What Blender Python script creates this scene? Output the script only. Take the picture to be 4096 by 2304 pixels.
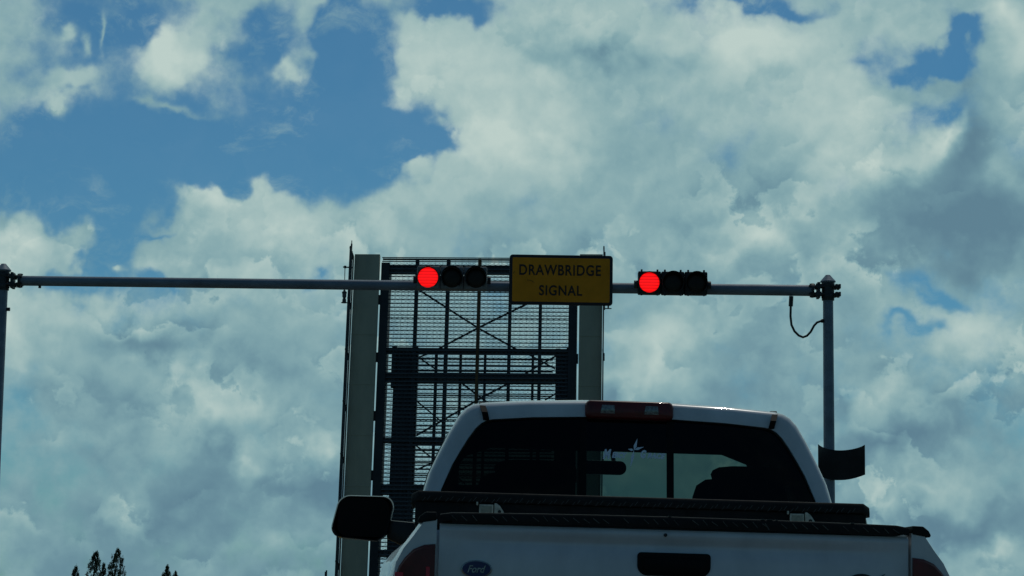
import bpy, math, random
from math import radians as R, sin, cos, tan, pi, atan2, asin, sqrt
from mathutils import Vector, Matrix
random.seed(11)
S = bpy.context.scene
for o in list(bpy.data.objects): bpy.data.objects.remove(o)
COL = S.collection

# ------------------------------------------------------------------ camera
FPX = 9000.0                     # focal length in pixels of the 4096 px wide photograph
CAMZ = 1.15
PITCH = math.atan((2400-1152)/FPX); ROLL = 0.013
fw = Vector((0, cos(PITCH), sin(PITCH)))
r0 = Vector((1, 0, 0)); u0 = Vector((0, -sin(PITCH), cos(PITCH)))
rt = r0*cos(ROLL) + u0*sin(ROLL); up = -r0*sin(ROLL) + u0*cos(ROLL)
cd = bpy.data.cameras.new('camera'); cam = bpy.data.objects.new('camera', cd); COL.objects.link(cam)
cd.sensor_width = 36; cd.lens = 36*FPX/4096; cd.clip_start = 0.1; cd.clip_end = 20000
m = Matrix.Identity(4)
for i in range(3):
    m[i][0] = rt[i]; m[i][1] = up[i]; m[i][2] = -fw[i]
m[2][3] = CAMZ
cam.matrix_world = m; S.camera = cam
CP = Vector((0, 0, CAMZ))
def ray(px, py): return fw + rt*((px-2048)/FPX) + up*((1152-py)/FPX)
def P(px, py, Y):
    d = ray(px, py); return CP + d*(Y/d.y)

# ------------------------------------------------------------------ render / view
S.render.engine = 'CYCLES'
S.view_settings.view_transform = 'Standard'; S.view_settings.look = 'None'
S.view_settings.exposure = 0.0; S.view_settings.gamma = 1.0
S.cycles.max_bounces = 6; S.cycles.transparent_max_bounces = 12
EXPO = -1.6
S.view_settings.exposure = EXPO

SUN_EL, SUN_AZ = R(64), R(22)          # azimuth clockwise from +Y (ahead of the camera)
# ------------------------------------------------------------------ sky
def lin(c):
    r = []
    for v in c:
        v /= 255.0
        r.append(v/12.92 if v <= .04045 else ((v+.055)/1.055)**2.4)
    return r
W = bpy.data.worlds.new('World'); S.world = W; W.use_nodes = True
nt = W.node_tree; N = nt.nodes; L = nt.links; N.clear()
def nd(t, **k):
    n = N.new(t)
    for a, b in k.items(): setattr(n, a, b)
    return n
def put(sock, v):
    if isinstance(v, bpy.types.NodeSocket): L.new(v, sock)
    elif v is not None: sock.default_value = v
def mth(op, a, b=None, c=None, clamp=False):
    n = nd('ShaderNodeMath', operation=op, use_clamp=clamp)
    put(n.inputs[0], a); put(n.inputs[1], b); put(n.inputs[2], c)
    return n.outputs[0]
def vm(op, a, b=None, s=None):
    n = nd('ShaderNodeVectorMath', operation=op)
    put(n.inputs[0], a); put(n.inputs[1], b)
    if s is not None: put(n.inputs['Scale'], s)
    return n.outputs[0]
def noise(v, scale, detail=8, rough=.55, lac=2.0, dist=0.0, color=False):
    n = nd('ShaderNodeTexNoise'); put(n.inputs['Vector'], v)
    n.inputs['Scale'].default_value = scale; n.inputs['Detail'].default_value = detail
    n.inputs['Roughness'].default_value = rough; n.inputs['Lacunarity'].default_value = lac
    n.inputs['Distortion'].default_value = dist
    return n.outputs['Color'] if color else n.outputs['Fac']
SKY_STR = 0.1
tc = nd('ShaderNodeTexCoord'); gen = tc.outputs['Generated']
d9 = vm('SCALE', gen, s=9.0)
sp = nd('ShaderNodeSeparateXYZ'); L.new(gen, sp.inputs[0])
az = mth('MULTIPLY', mth('ARCTAN2', sp.outputs[0], sp.outputs[1]), 9.0)
el = mth('MULTIPLY', mth('ARCSINE', sp.outputs[2]), 9.0)
cmb = nd('ShaderNodeCombineXYZ'); L.new(az, cmb.inputs[0]); L.new(el, cmb.inputs[1])
w1 = vm('SCALE', vm('SUBTRACT', noise(d9, 1.9, 4, .5, color=True), (.5, .5, .5)), s=.42)
w2 = vm('SCALE', vm('SUBTRACT', noise(d9, 8.0, 4, .55, color=True), (.5, .5, .5)), s=.12)
w3 = vm('SCALE', vm('SUBTRACT', noise(d9, 4.6, 3, .5, color=True), (.5, .5, .5)), s=.30)
uv = vm('ADD', vm('ADD', vm('ADD', cmb.outputs[0], w1), w2), w3)
uvm = nd('ShaderNodeMapping'); 
# cloud masses and openings: where (photo px only name a direction), half sizes, tilt, weight on cover, weight on brightness
CLOUDS = [
 # openings of blue
 (700,690,1050,300,0,-1.1,0),(1430,420,400,520,0,-1.5,0),(1800,600,120,110,0,-.9,0),(120,600,560,380,0,-.6,0),(620,180,950,480,0,-.78,0),
 (1780,50,330,120,0,-1.0,0),(1720,620,300,260,0,-.8,0),(1080,170,150,130,0,-.45,0),(1330,230,100,130,0,-.3,0),(150,60,250,120,0,-.2,0),
 (480,990,180,170,0,-.9,0),(330,1120,240,140,0,-.9,0),(650,900,200,45,8,-.55,0),(650,1085,50,50,0,-.6,0),(1250,1045,110,40,0,-.5,0),
 (3720,235,290,90,14,-1.2,0),(3840,170,90,70,0,-.6,0),(3050,0,420,60,0,-.9,0),(3700,1140,240,70,-15,-.65,0),(3640,1300,150,60,0,-.55,0),
 (3680,420,220,70,20,-.5,0),(3420,250,160,60,20,-.3,0),(250,780,300,160,0,-.2,0),
 # masses of cloud
 (740,240,230,170,0,1.1,.45),(930,140,160,150,0,.35,.05),(1180,220,130,130,45,.75,.15),(270,360,270,90,-8,.8,.05),(210,140,100,70,0,.6,.1),
 (470,130,45,180,0,.55,0),(740,490,230,60,0,.55,-.1),(920,30,550,80,0,.4,0),(1270,100,110,110,0,.5,0),(325,190,45,70,0,.4,0),
 (110,1000,220,180,0,1.3,.35),(280,960,110,130,0,.55,0),(900,850,400,80,12,.8,.15),(1090,900,300,110,8,.7,.2),(760,1015,230,70,0,.8,.15),(505,1065,60,45,0,1.0,.2),
 (1680,260,300,280,0,.7,.15),(2000,330,600,420,0,.6,.10),(1655,710,90,100,0,.9,.1),(1850,800,280,230,0,.6,.1),(2040,580,320,240,0,.3,.40),
 (1560,420,150,90,0,.4,.1),(1560,900,300,120,0,.5,.1),
 # lighter and darker masses within the cover
 (2350,215,420,110,-8,0,-.28),(2720,780,620,560,0,.2,.02),(2450,650,350,300,0,.2,.04),(3000,170,480,230,0,.2,.30),(3350,470,330,240,0,.2,.16),
 (3430,640,300,130,0,.3,.34),(3720,540,240,80,32,.3,.40),(3280,760,220,120,0,0,.20),(3850,600,300,150,40,.3,-.36),(3850,860,740,230,0,.5,-.50),
 (3850,330,260,420,0,.0,-.18),(4040,60,260,170,-20,.2,.35),(2980,980,260,150,0,0,.25),(2250,60,400,120,0,0,.10),(3300,1010,300,100,0,0,.15),
 (2050,900,500,250,0,0,.06),(1250,1000,500,200,0,0,.12),
 (620,1420,420,130,-5,.3,-.34),(440,1250,260,150,0,.3,.15),(100,1340,170,230,0,.3,.30),(420,1640,300,170,0,.3,-.22),(750,2000,520,200,0,.3,-.26),
 (900,1620,380,180,0,.3,.26),(760,1560,120,120,0,0,-.18),(1250,1790,170,130,0,.3,.32),(1000,1880,150,190,0,0,.28),(500,1940,150,180,0,0,.22),(880,1800,160,200,0,0,-.28),
 (1260,1950,260,110,0,0,-.32),(1330,1350,350,260,0,.3,.06),(1080,1480,220,160,0,0,-.14),(200,1960,300,110,0,0,.06),(300,2200,500,120,0,0,-.10),(1000,2180,300,100,0,0,.08),
 (2640,1380,300,220,25,.2,.34),(2720,1560,160,110,0,0,.20),(2560,1570,460,90,0,.2,-.28),(3050,1350,330,260,0,.2,.02),(3230,1230,160,120,0,0,.2),
 (3820,1330,420,300,0,.2,.32),(3560,1600,230,150,0,0,.18),(3650,1760,420,100,0,.2,-.32),(3400,1560,130,120,0,0,-.22),(3620,1960,480,110,0,.2,.24),
 (3850,2120,420,120,0,.2,-.34),(3960,2270,220,80,0,0,.26),(3900,1620,200,150,0,0,-.18),(3300,1800,200,130,0,0,-.2),
]
Cacc, Bacc = 0.42, 0.50
bign = noise(d9, .55, 4, .5)
Cacc = mth('MULTIPLY_ADD', mth('SUBTRACT', bign, .5), .5, .42)
Bacc = mth('MULTIPLY_ADD', mth('SUBTRACT', bign, .5), -.35, .60)
for (px, py, rx, ry, rot, wc, wb) in CLOUDS:
    d = ray(px, py).normalized()
    mp = nd('ShaderNodeMapping', vector_type='TEXTURE'); L.new(uv, mp.inputs[0])
    mp.inputs['Location'].default_value = (atan2(d.x, d.y)*9, asin(d.z)*9, 0)
    mp.inputs['Rotation'].default_value = (0, 0, R(rot))
    mp.inputs['Scale'].default_value = (rx/1000*1.25, ry/1000*1.25, 1)
    g = nd('ShaderNodeTexGradient', gradient_type='QUADRATIC_SPHERE'); L.new(mp.outputs[0], g.inputs[0])
    if wc: Cacc = mth('MULTIPLY_ADD', g.outputs['Fac'], wc*1.5, Cacc)
    if wb: Bacc = mth('MULTIPLY_ADD', g.outputs['Fac'], wb*1.4, Bacc)
# the sky fades from the bright half under the sun to the clearer, darker half behind the camera
side = nd('ShaderNodeMapRange', interpolation_type='SMOOTHSTEP'); L.new(sp.outputs[1], side.inputs[0])
side.inputs[1].default_value = -.35; side.inputs[2].default_value = .75
f1 = noise(d9, 3.6, 10, .56)
Cn = mth('MULTIPLY_ADD', mth('SUBTRACT', f1, .5), 2.1, Cacc)
Cn = mth('ADD', Cn, mth('MULTIPLY_ADD', side.outputs[0], .8, -.72))
al = nd('ShaderNodeMapRange', interpolation_type='SMOOTHERSTEP'); L.new(Cn, al.inputs[0])
al.inputs[1].default_value = -.34; al.inputs[2].default_value = .64; al.inputs[3].default_value = .05
# puffy relief: rounded billows lit from above
d9w = vm('ADD', d9, vm('SCALE', w2, s=.6))
def billow(v, sc):
    n = nd('ShaderNodeTexNoise', noise_type='RIDGED_MULTIFRACTAL'); put(n.inputs['Vector'], v); n.normalize = False
    n.inputs['Scale'].default_value = sc; n.inputs['Detail'].default_value = 5; n.inputs['Roughness'].default_value = .55
    n.inputs['Lacunarity'].default_value = 2.1; n.inputs['Offset'].default_value = .9; n.inputs['Gain'].default_value = 1.0
    return n.outputs['Fac']
lo = (-0.012, 0.0, 0.045)
rel = mth('SUBTRACT', billow(vm('ADD', d9w, lo), 1.7), billow(d9w, 1.7))
rel2 = mth('SUBTRACT', noise(d9w, 3.0, 6, .55), noise(vm('ADD', d9w, (-.01,0,.05)), 3.0, 6, .55))
# overlapping cumulus banks: bright scalloped tops, falling off below, darker again behind the next edge
spz = nd('ShaderNodeSeparateXYZ'); L.new(d9, spz.inputs[0])
def scal(off, sc, amp, vert, det, rough):
    q = noise(vm('ADD', d9w, off), sc, det, rough)
    f = mth('FRACT', mth('MULTIPLY_ADD', spz.outputs[2], vert, mth('MULTIPLY', q, amp)))
    edge = nd('ShaderNodeMapRange', interpolation_type='SMOOTHSTEP'); L.new(f, edge.inputs[0])
    edge.inputs[1].default_value = 1.0; edge.inputs[2].default_value = .86
    return mth('SUBTRACT', mth('MULTIPLY', mth('POWER', f, 1.15), edge.outputs[0]), .40)
def patch(off, sc, a, b, lo_, hi_):
    m_ = nd('ShaderNodeMapRange', interpolation_type='SMOOTHSTEP'); L.new(noise(vm('ADD', d9, off), sc, 4, .55), m_.inputs[0])
    m_.inputs[1].default_value = a; m_.inputs[2].default_value = b; m_.inputs[3].default_value = lo_; m_.inputs[4].default_value = hi_
    return m_.outputs[0]
bank1 = mth('MULTIPLY', scal((3.1,0,1.7), 1.5, 5.0, 1.6, 9, .56), patch((0,0,0), 2.6, .44, .64, .03, .33))
bank2 = mth('MULTIPLY', scal((7.3,0,4.1), 3.0, 4.0, 3.0, 8, .56), patch((5,2,1), 3.1, .44, .62, .03, .30))
f2 = noise(d9, 1.3, 6, .5)
Bn = mth('MULTIPLY_ADD', rel, .22, Bacc)
lowreg = nd('ShaderNodeMapRange', interpolation_type='SMOOTHSTEP'); L.new(el, lowreg.inputs[0]); lowreg.inputs[1].default_value = 2.3; lowreg.inputs[2].default_value = 1.3; lowreg.inputs[3].default_value = .30
Bn = mth('MULTIPLY_ADD', mth('ADD', bank1, bank2), lowreg.outputs[0], Bn)
Bn = mth('MULTIPLY_ADD', rel2, .65, Bn)
Bn = mth('MULTIPLY_ADD', mth('SUBTRACT', f2, .5), .45, Bn)
low = mth('MULTIPLY', mth('SUBTRACT', 1.0, mth('DIVIDE', el, 1.9), clamp=True), -.24)
Bn = mth('ADD', Bn, low)
rp = nd('ShaderNodeValToRGB'); L.new(Bn, rp.inputs[0]); e = rp.color_ramp.elements
SC = 2**(-EXPO)/SKY_STR
def cc(c, k=1.0): return [v*k for v in lin(c)]+[1]
rp.color_ramp.interpolation = 'B_SPLINE'
e[0].position = 0.0; e[0].color = cc((92,126,144))
e[1].position = 1.0; e[1].color = cc((194,211,204))
for p_, c_ in ((.28,(108,145,158)),(.46,(127,164,171)),(.66,(150,181,182))):
    x = e.new(p_); x.color = cc(c_)
cl = vm('SCALE', rp.outputs[0], s=mth('MULTIPLY_ADD', side.outputs[0], SC*.62, SC*.38))
sk = nd('ShaderNodeTexSky', sky_type='NISHITA'); sk.sun_disc = False
sk.sun_elevation = SUN_EL; sk.sun_rotation = SUN_AZ; sk.altitude = 0; sk.air_density = 1.0; sk.dust_density = .3; sk.ozone_density = 1.5
SKT = (.18, .42, .53)
skt = vm('SCALE', vm('MULTIPLY', sk.outputs[0], SKT), s=mth('MULTIPLY_ADD', side.outputs[0], 2**(-EXPO)*.45, 2**(-EXPO)*.55))
thin = nd('ShaderNodeMapRange', interpolation_type='SMOOTHSTEP'); L.new(noise(vm('MULTIPLY', vm('ADD', d9, w1), (1.0,1.0,1.7)), 2.6, 11, .68), thin.inputs[0])
thin.inputs[1].default_value = .46; thin.inputs[2].default_value = .78; thin.inputs[3].default_value = 0; thin.inputs[4].default_value = .75
thr = nd('ShaderNodeMapRange', interpolation_type='SMOOTHSTEP'); L.new(Cacc, thr.inputs[0])      # the veil gathers round the masses and leaves the widest openings clear
thr.inputs[1].default_value = -1.5; thr.inputs[2].default_value = .1
alv = mth('MAXIMUM', al.outputs[0], mth('MULTIPLY', thin.outputs[0], thr.outputs[0]))
mx = nd('ShaderNodeMix', data_type='RGBA'); L.new(alv, mx.inputs[0]); L.new(skt, mx.inputs[6]); L.new(cl, mx.inputs[7])
bg = nd('ShaderNodeBackground'); L.new(mx.outputs[2], bg.inputs[0]); bg.inputs[1].default_value = SKY_STR
wo = nd('ShaderNodeOutputWorld'); L.new(bg.outputs[0], wo.inputs[0])
W.cycles.sampling_method = 'MANUAL'; W.cycles.sample_map_resolution = 512

# ------------------------------------------------------------------ sun
sl = bpy.data.lights.new('sun', 'SUN'); sl.energy = 2.0; sl.angle = R(.6); sl.color = (1, .95, .86)
so = bpy.data.objects.new('sun', sl); COL.objects.link(so)
sd = Vector((sin(SUN_AZ)*cos(SUN_EL), cos(SUN_AZ)*cos(SUN_EL), sin(SUN_EL)))
so.rotation_euler = (-sd).to_track_quat('-Z', 'Y').to_euler(); so.location = (0, 0, 30)

# ------------------------------------------------------------------ materials
def mat(name, col, rough=.5, metal=0, coat=0, var=.0, vscale=8, bump=0, bscale=60, spec=.5, emit=None, estr=0, col2=None, stretch=(1,1,1), trans=0):
    M = bpy.data.materials.new(name); M.use_nodes = True; t = M.node_tree; b = t.nodes['Principled BSDF']
    b.inputs['Base Color'].default_value = (*col, 1); b.inputs['Roughness'].default_value = rough
    b.inputs['Metallic'].default_value = metal; b.inputs['Coat Weight'].default_value = coat
    b.inputs['Coat Roughness'].default_value = .05; b.inputs['Specular IOR Level'].default_value = spec
    tcn = t.nodes.new('ShaderNodeTexCoord'); mp = t.nodes.new('ShaderNodeMapping'); mp.inputs['Scale'].default_value = stretch
    t.links.new(tcn.outputs['Object'], mp.inputs[0])
    if var or col2:
        n = t.nodes.new('ShaderNodeTexNoise'); n.inputs['Scale'].default_value = vscale; n.inputs['Detail'].default_value = 6; n.inputs['Roughness'].default_value = .65
        t.links.new(mp.outputs[0], n.inputs[0])
        r = t.nodes.new('ShaderNodeValToRGB'); r.color_ramp.elements[0].position = .35; r.color_ramp.elements[1].position = .68
        c2 = col2 or [c*(1-var) for c in col]
        r.color_ramp.elements[0].color = (*col, 1); r.color_ramp.elements[1].color = (*c2, 1)
        t.links.new(n.outputs[0], r.inputs[0]); t.links.new(r.outputs[0], b.inputs['Base Color'])
        mr = t.nodes.new('ShaderNodeMapRange'); mr.inputs[3].default_value = rough*.85; mr.inputs[4].default_value = min(1, rough*1.3)
        t.links.new(n.outputs[0], mr.inputs[0]); t.links.new(mr.outputs[0], b.inputs['Roughness'])
    if bump:
        n2 = t.nodes.new('ShaderNodeTexNoise'); n2.inputs['Scale'].default_value = bscale; n2.inputs['Detail'].default_value = 5
        bp = t.nodes.new('ShaderNodeBump'); bp.inputs['Strength'].default_value = bump; bp.inputs['Distance'].default_value = .01
        t.links.new(mp.outputs[0], n2.inputs[0]); t.links.new(n2.outputs[0], bp.inputs['Height']); t.links.new(bp.outputs[0], b.inputs['Normal'])
    if emit:
        b.inputs['Emission Color'].default_value = (*emit, 1); b.inputs['Emission Strength'].default_value = estr
    return M
M = {}
M['paint'] = mat('white_truck_paint', (.78,.80,.82), .28, 0, .6, var=.20, vscale=3.2, stretch=(1.4,1,.8))
M['trim'] = mat('black_plastic', (.012,.012,.013), .38, var=.3, vscale=14, bump=.1, bscale=200)
M['gloss_black'] = mat('gloss_black', (.004,.004,.005), .14, coat=.5)
M['tread'] = mat('black_tread_plate', (.018,.018,.018), .6, .0, spec=.2, var=.4, vscale=20)
M['worn'] = mat('worn_tread_edges', (.16,.15,.13), .5, .3, var=.7, vscale=25)
M['lamp_red'] = mat('red_lamp_lens', (.15,.004,.004), .35, coat=.12, var=.55, vscale=9)
M['lamp_bright'] = mat('bright_red_reflector', (.75,.012,.018), .2, coat=.6, var=.3, vscale=60)
M['clear'] = mat('clear_lamp_lens', (.30,.30,.30), .12, .2, coat=.9, var=.7, vscale=90)
M['dark_int'] = mat('dark_interior_cloth', (.018,.017,.016), .85, var=.3, vscale=20)
M['steel'] = mat('galvanized_steel', (.22,.27,.34), .5, .15, var=.35, vscale=5, bump=.15, bscale=30, stretch=(.4,1,1))
M['steel_dark'] = mat('dark_bracket_steel', (.05,.055,.06), .5, .3, var=.4, vscale=12)
M['latch'] = mat('latch_metal', (.80,.76,.62), .5, .1, var=.5, vscale=40)
M['chrome'] = mat('chrome', (.6,.6,.6), .12, 1.0)
M['rubber'] = mat('tyre_rubber', (.02,.02,.02), .8)
M['asphalt'] = mat('asphalt', (.055,.055,.057), .9, var=.3, vscale=3, bump=.5, bscale=80)
M['concrete'] = mat('concrete', (.30,.29,.26), .85, var=.3, vscale=2.5, bump=.3, bscale=30)
M['walk'] = mat('bridge_walk_panel', (.56,.49,.35), .75, var=.28, vscale=.9, stretch=(1,1,.3), col2=(.42,.38,.28))
M['grass'] = mat('grass_ground', (.05,.075,.025), .95, var=.4, vscale=.6, bump=.6, bscale=20)
M['water'] = mat('canal_water', (.02,.05,.055), .08, bump=.4, bscale=1.5)
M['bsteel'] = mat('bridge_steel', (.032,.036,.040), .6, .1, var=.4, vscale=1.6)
M['grate'] = mat('grating_steel', (.10,.11,.12), .5, .4, var=.3, vscale=3)
M['rust'] = mat('worn_yellow_stripe', (.17,.085,.03), .7, var=.5, vscale=2)
M['sign_y'] = mat('sign_yellow', (.92,.33,.013), .55, var=.22, vscale=2.2, spec=.25)
M['sign_k'] = mat('sign_black', (.010,.012,.018), .5)
M['letter'] = mat('faded_black_lettering', (.030,.020,.012), .6, var=.4, vscale=12)
M['sighouse'] = mat('signal_housing_grey', (.24,.24,.24), .55, var=.3, vscale=6)
M['sigblack'] = mat('signal_housing_black', (.014,.013,.013), .55, var=.3, vscale=6)
M['dead'] = mat('unlit_signal_lens', (.022,.016,.010), .4, spec=.3, var=.5, vscale=9)
M['white_mark'] = mat('white_road_paint', (.75,.75,.72), .7, var=.2)
M['yellow_mark'] = mat('yellow_line_paint', (.65,.42,.05), .7, var=.2)
M['bark'] = mat('bark', (.10,.075,.05), .9, var=.4)
M['leaf'] = mat('needle_foliage', (.035,.055,.022), .8, var=.5, vscale=.8, col2=(.06,.075,.03))
M['blue_enamel'] = mat('blue_enamel', (.010,.020,.13), .3, coat=.15)
M['badge_silver'] = mat('badge_silver', (.40,.42,.42), .25, .8, var=.4, vscale=50)
M['sticker'] = mat('silver_vinyl', (.95,.94,1.0), .55, .45)
M['backplate'] = mat('black_sheet_metal', (.012,.012,.013), .6, var=.5, vscale=4)
M['lantern_glass'] = mat('dark_lantern_glass', (.05,.01,.01), .15, coat=.5)
M['navbody'] = mat('nav_light_metal', (.06,.065,.07), .5, .3, var=.3)
def led_mat():
    X = bpy.data.materials.new('lit_red_lens'); X.use_nodes = True; t = X.node_tree; b = t.nodes['Principled BSDF']
    tcn = t.nodes.new('ShaderNodeTexCoord'); w = t.nodes.new('ShaderNodeTexWave'); w.bands_direction = 'Z'; w.inputs['Scale'].default_value = 7.0
    w.inputs['Distortion'].default_value = .6; w.inputs['Detail'].default_value = 2; w.inputs['Detail Scale'].default_value = 6
    t.links.new(tcn.outputs['Object'], w.inputs[0])
    r = t.nodes.new('ShaderNodeValToRGB'); r.color_ramp.elements[0].color = (.56,.003,.004,1); r.color_ramp.elements[1].color = (1,.006,.007,1)
    r.color_ramp.elements[1].position = .42
    t.links.new(w.outputs[0], r.inputs[0]); t.links.new(r.outputs[0], b.inputs['Emission Color'])
    b.inputs['Emission Strength'].default_value = 3.3; b.inputs['Base Color'].default_value = (.08,.004,.004,1); b.inputs['Roughness'].default_value = .3
    return X
M['led'] = led_mat()
def glass_mat(name, tint, refl=1.0):
    X = bpy.data.materials.new(name); X.use_nodes = True; t = X.node_tree; t.nodes.clear()
    tr = t.nodes.new('ShaderNodeBsdfTransparent'); tr.inputs[0].default_value = (*tint, 1)
    gl = t.nodes.new('ShaderNodeBsdfGlossy'); gl.inputs['Roughness'].default_value = .02; gl.inputs[0].default_value = (refl, refl, refl, 1)
    fr = t.nodes.new('ShaderNodeFresnel'); fr.inputs[0].default_value = 1.45
    mxx = t.nodes.new('ShaderNodeMixShader'); t.links.new(fr.outputs[0], mxx.inputs[0]); t.links.new(tr.outputs[0], mxx.inputs[1]); t.links.new(gl.outputs[0], mxx.inputs[2])
    o = t.nodes.new('ShaderNodeOutputMaterial'); t.links.new(mxx.outputs[0], o.inputs[0])
    return X
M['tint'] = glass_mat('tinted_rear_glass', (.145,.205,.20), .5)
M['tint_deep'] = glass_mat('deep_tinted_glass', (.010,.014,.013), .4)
M['windshield'] = glass_mat('windshield_glass', (.75,.82,.76), .5)
M['mirror_dark'] = mat('dark_mirror_face', (.004,.004,.005), .5, spec=.15)
M['sideglass'] = mat('dark_side_glass', (.01,.012,.012), .06, coat=.5)

# ------------------------------------------------------------------ mesh helpers
class MB:
    def __init__(s): s.v = []; s.f = []; s.mi = []; s.cur = 0
    def add(s, vs, fs):
        b = len(s.v); s.v += [tuple(v) for v in vs]; s.f += [tuple(b+i for i in f) for f in fs]; s.mi += [s.cur]*len(fs); return s
    def box(s, a, b):
        (x0,y0,z0),(x1,y1,z1) = a, b
        return s.add([(x0,y0,z0),(x1,y0,z0),(x1,y1,z0),(x0,y1,z0),(x0,y0,z1),(x1,y0,z1),(x1,y1,z1),(x0,y1,z1)],
                     [(0,3,2,1),(4,5,6,7),(0,1,5,4),(1,2,6,5),(2,3,7,6),(3,0,4,7)])
    def bar(s, p, q, w, h, upv=(0,0,1)):
        p = Vector(p); q = Vector(q); d = (q-p).normalized(); u = Vector(upv)
        if abs(d.dot(u)) > .98: u = Vector((0,1,0))
        x = d.cross(u).normalized(); y = x.cross(d).normalized()
        vs = [c + x*(i*w/2) + y*(j*h/2) for c in (p,q) for (i,j) in ((-1,-1),(1,-1),(1,1),(-1,1))]
        return s.add(vs, [(0,3,2,1),(4,5,6,7),(0,1,5,4),(1,2,6,5),(2,3,7,6),(3,0,4,7)])
    def tube(s, pts, r, n=12, cap=True):
        pts = [Vector(p) for p in pts]; rs = r if isinstance(r, (list,tuple)) else [r]*len(pts)
        b = len(s.v); prev = None
        for i, p in enumerate(pts):
            d = (pts[min(i+1,len(pts)-1)]-pts[max(i-1,0)]).normalized()
            if prev is None:
                u = Vector((0,0,1)) if abs(d.z) < .9 else Vector((1,0,0)); x = d.cross(u).normalized()
            else: x = (prev - d*prev.dot(d)).normalized()
            prev = x; y = d.cross(x)
            for k in range(n):
                a = 2*pi*k/n; s.v.append(tuple(p + (x*cos(a)+y*sin(a))*rs[i]))
        for i in range(len(pts)-1):
            for k in range(n):
                k2 = (k+1)%n; s.f.append((b+i*n+k, b+i*n+k2, b+(i+1)*n+k2, b+(i+1)*n+k)); s.mi.append(s.cur)
        if cap:
            s.f.append(tuple(b+k for k in reversed(range(n)))); s.mi.append(s.cur)
            e_ = b+(len(pts)-1)*n; s.f.append(tuple(e_+k for k in range(n))); s.mi.append(s.cur)
        return s
    def prism(s, outline, y0, y1):          # outline in (x,z), extruded along y
        n = len(outline); b = len(s.v)
        s.v += [(x,y0,z) for x,z in outline] + [(x,y1,z) for x,z in outline]
        s.f.append(tuple(b+i for i in range(n))); s.f.append(tuple(b+n+i for i in reversed(range(n)))); s.mi += [s.cur]*2
        for i in range(n):
            j = (i+1)%n; s.f.append((b+j,b+i,b+n+i,b+n+j)); s.mi.append(s.cur)
        return s
    def loft(s, rings, closed=True, caps=(False,False)):
        b = len(s.v); n = len(rings[0])
        for r_ in rings: s.v += [tuple(p) for p in r_]
        for i in range(len(rings)-1):
            for k in range(n if closed else n-1):
                k2 = (k+1)%n; s.f.append((b+i*n+k, b+i*n+k2, b+(i+1)*n+k2, b+(i+1)*n+k)); s.mi.append(s.cur)
        if caps[0]: s.f.append(tuple(b+k for k in reversed(range(n)))); s.mi.append(s.cur)
        if caps[1]: s.f.append(tuple(b+(len(rings)-1)*n+k for k in range(n))); s.mi.append(s.cur)
        return s
    def split(s, name, mats, parent=None, **kw):      # every loose piece becomes a part of its own
        par = list(range(len(s.v)))
        def find(a):
            while par[a] != a: par[a] = par[par[a]]; a = par[a]
            return a
        for f in s.f:
            for i in f[1:]: par[find(i)] = find(f[0])
        gr = {}
        for f, mi in zip(s.f, s.mi): gr.setdefault(find(f[0]), []).append((f, mi))
        for fs in gr.values():
            m_ = MB(); ix = {}
            for f, mi in fs:
                for i in f:
                    if i not in ix: ix[i] = len(m_.v); m_.v.append(s.v[i])
                m_.f.append(tuple(ix[i] for i in f)); m_.mi.append(mi)
            o = m_.build(name, mats, parent, **kw)
        return o
    def build(s, name, mats, parent=None, bevel=0, smooth=False, seg=2, angle=35):
        me = bpy.data.meshes.new(name); me.from_pydata(s.v, [], s.f); me.update()
        for mm in (mats if isinstance(mats, list) else [mats]): me.materials.append(mm)
        for p, i in zip(me.polygons, s.mi): p.material_index = i
        import bmesh
        bm = bmesh.new(); bm.from_mesh(me); bmesh.ops.recalc_face_normals(bm, faces=bm.faces)
        if bevel:
            bmesh.ops.remove_doubles(bm, verts=bm.verts, dist=1e-5)
            ed = [e_ for e_ in bm.edges if len(e_.link_faces) == 2 and e_.calc_face_angle(0) > R(30)]
            try: bmesh.ops.bevel(bm, geom=ed, offset=bevel, segments=seg, affect='EDGES', profile=.5, clamp_overlap=True)
            except Exception: pass
        bm.to_mesh(me); bm.free()
        o = bpy.data.objects.new(name, me); COL.objects.link(o)
        if parent: o.parent = parent
        if smooth or bevel:
            for p in me.polygons: p.use_smooth = True
            try: me.set_sharp_from_angle(angle=R(angle))
            except Exception: pass
        return o
def empty(name, loc=(0,0,0), rot=(0,0,0)):
    o = bpy.data.objects.new(name, None); COL.objects.link(o); o.location = loc; o.rotation_euler = rot; o.empty_display_size = .2
    return o
def tag(o, label=None, cat=None, group=None, kind=None):
    if label: o['label'] = label
    if cat: o['category'] = cat
    if group: o['group'] = group
    if kind: o['kind'] = kind
    return o
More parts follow.
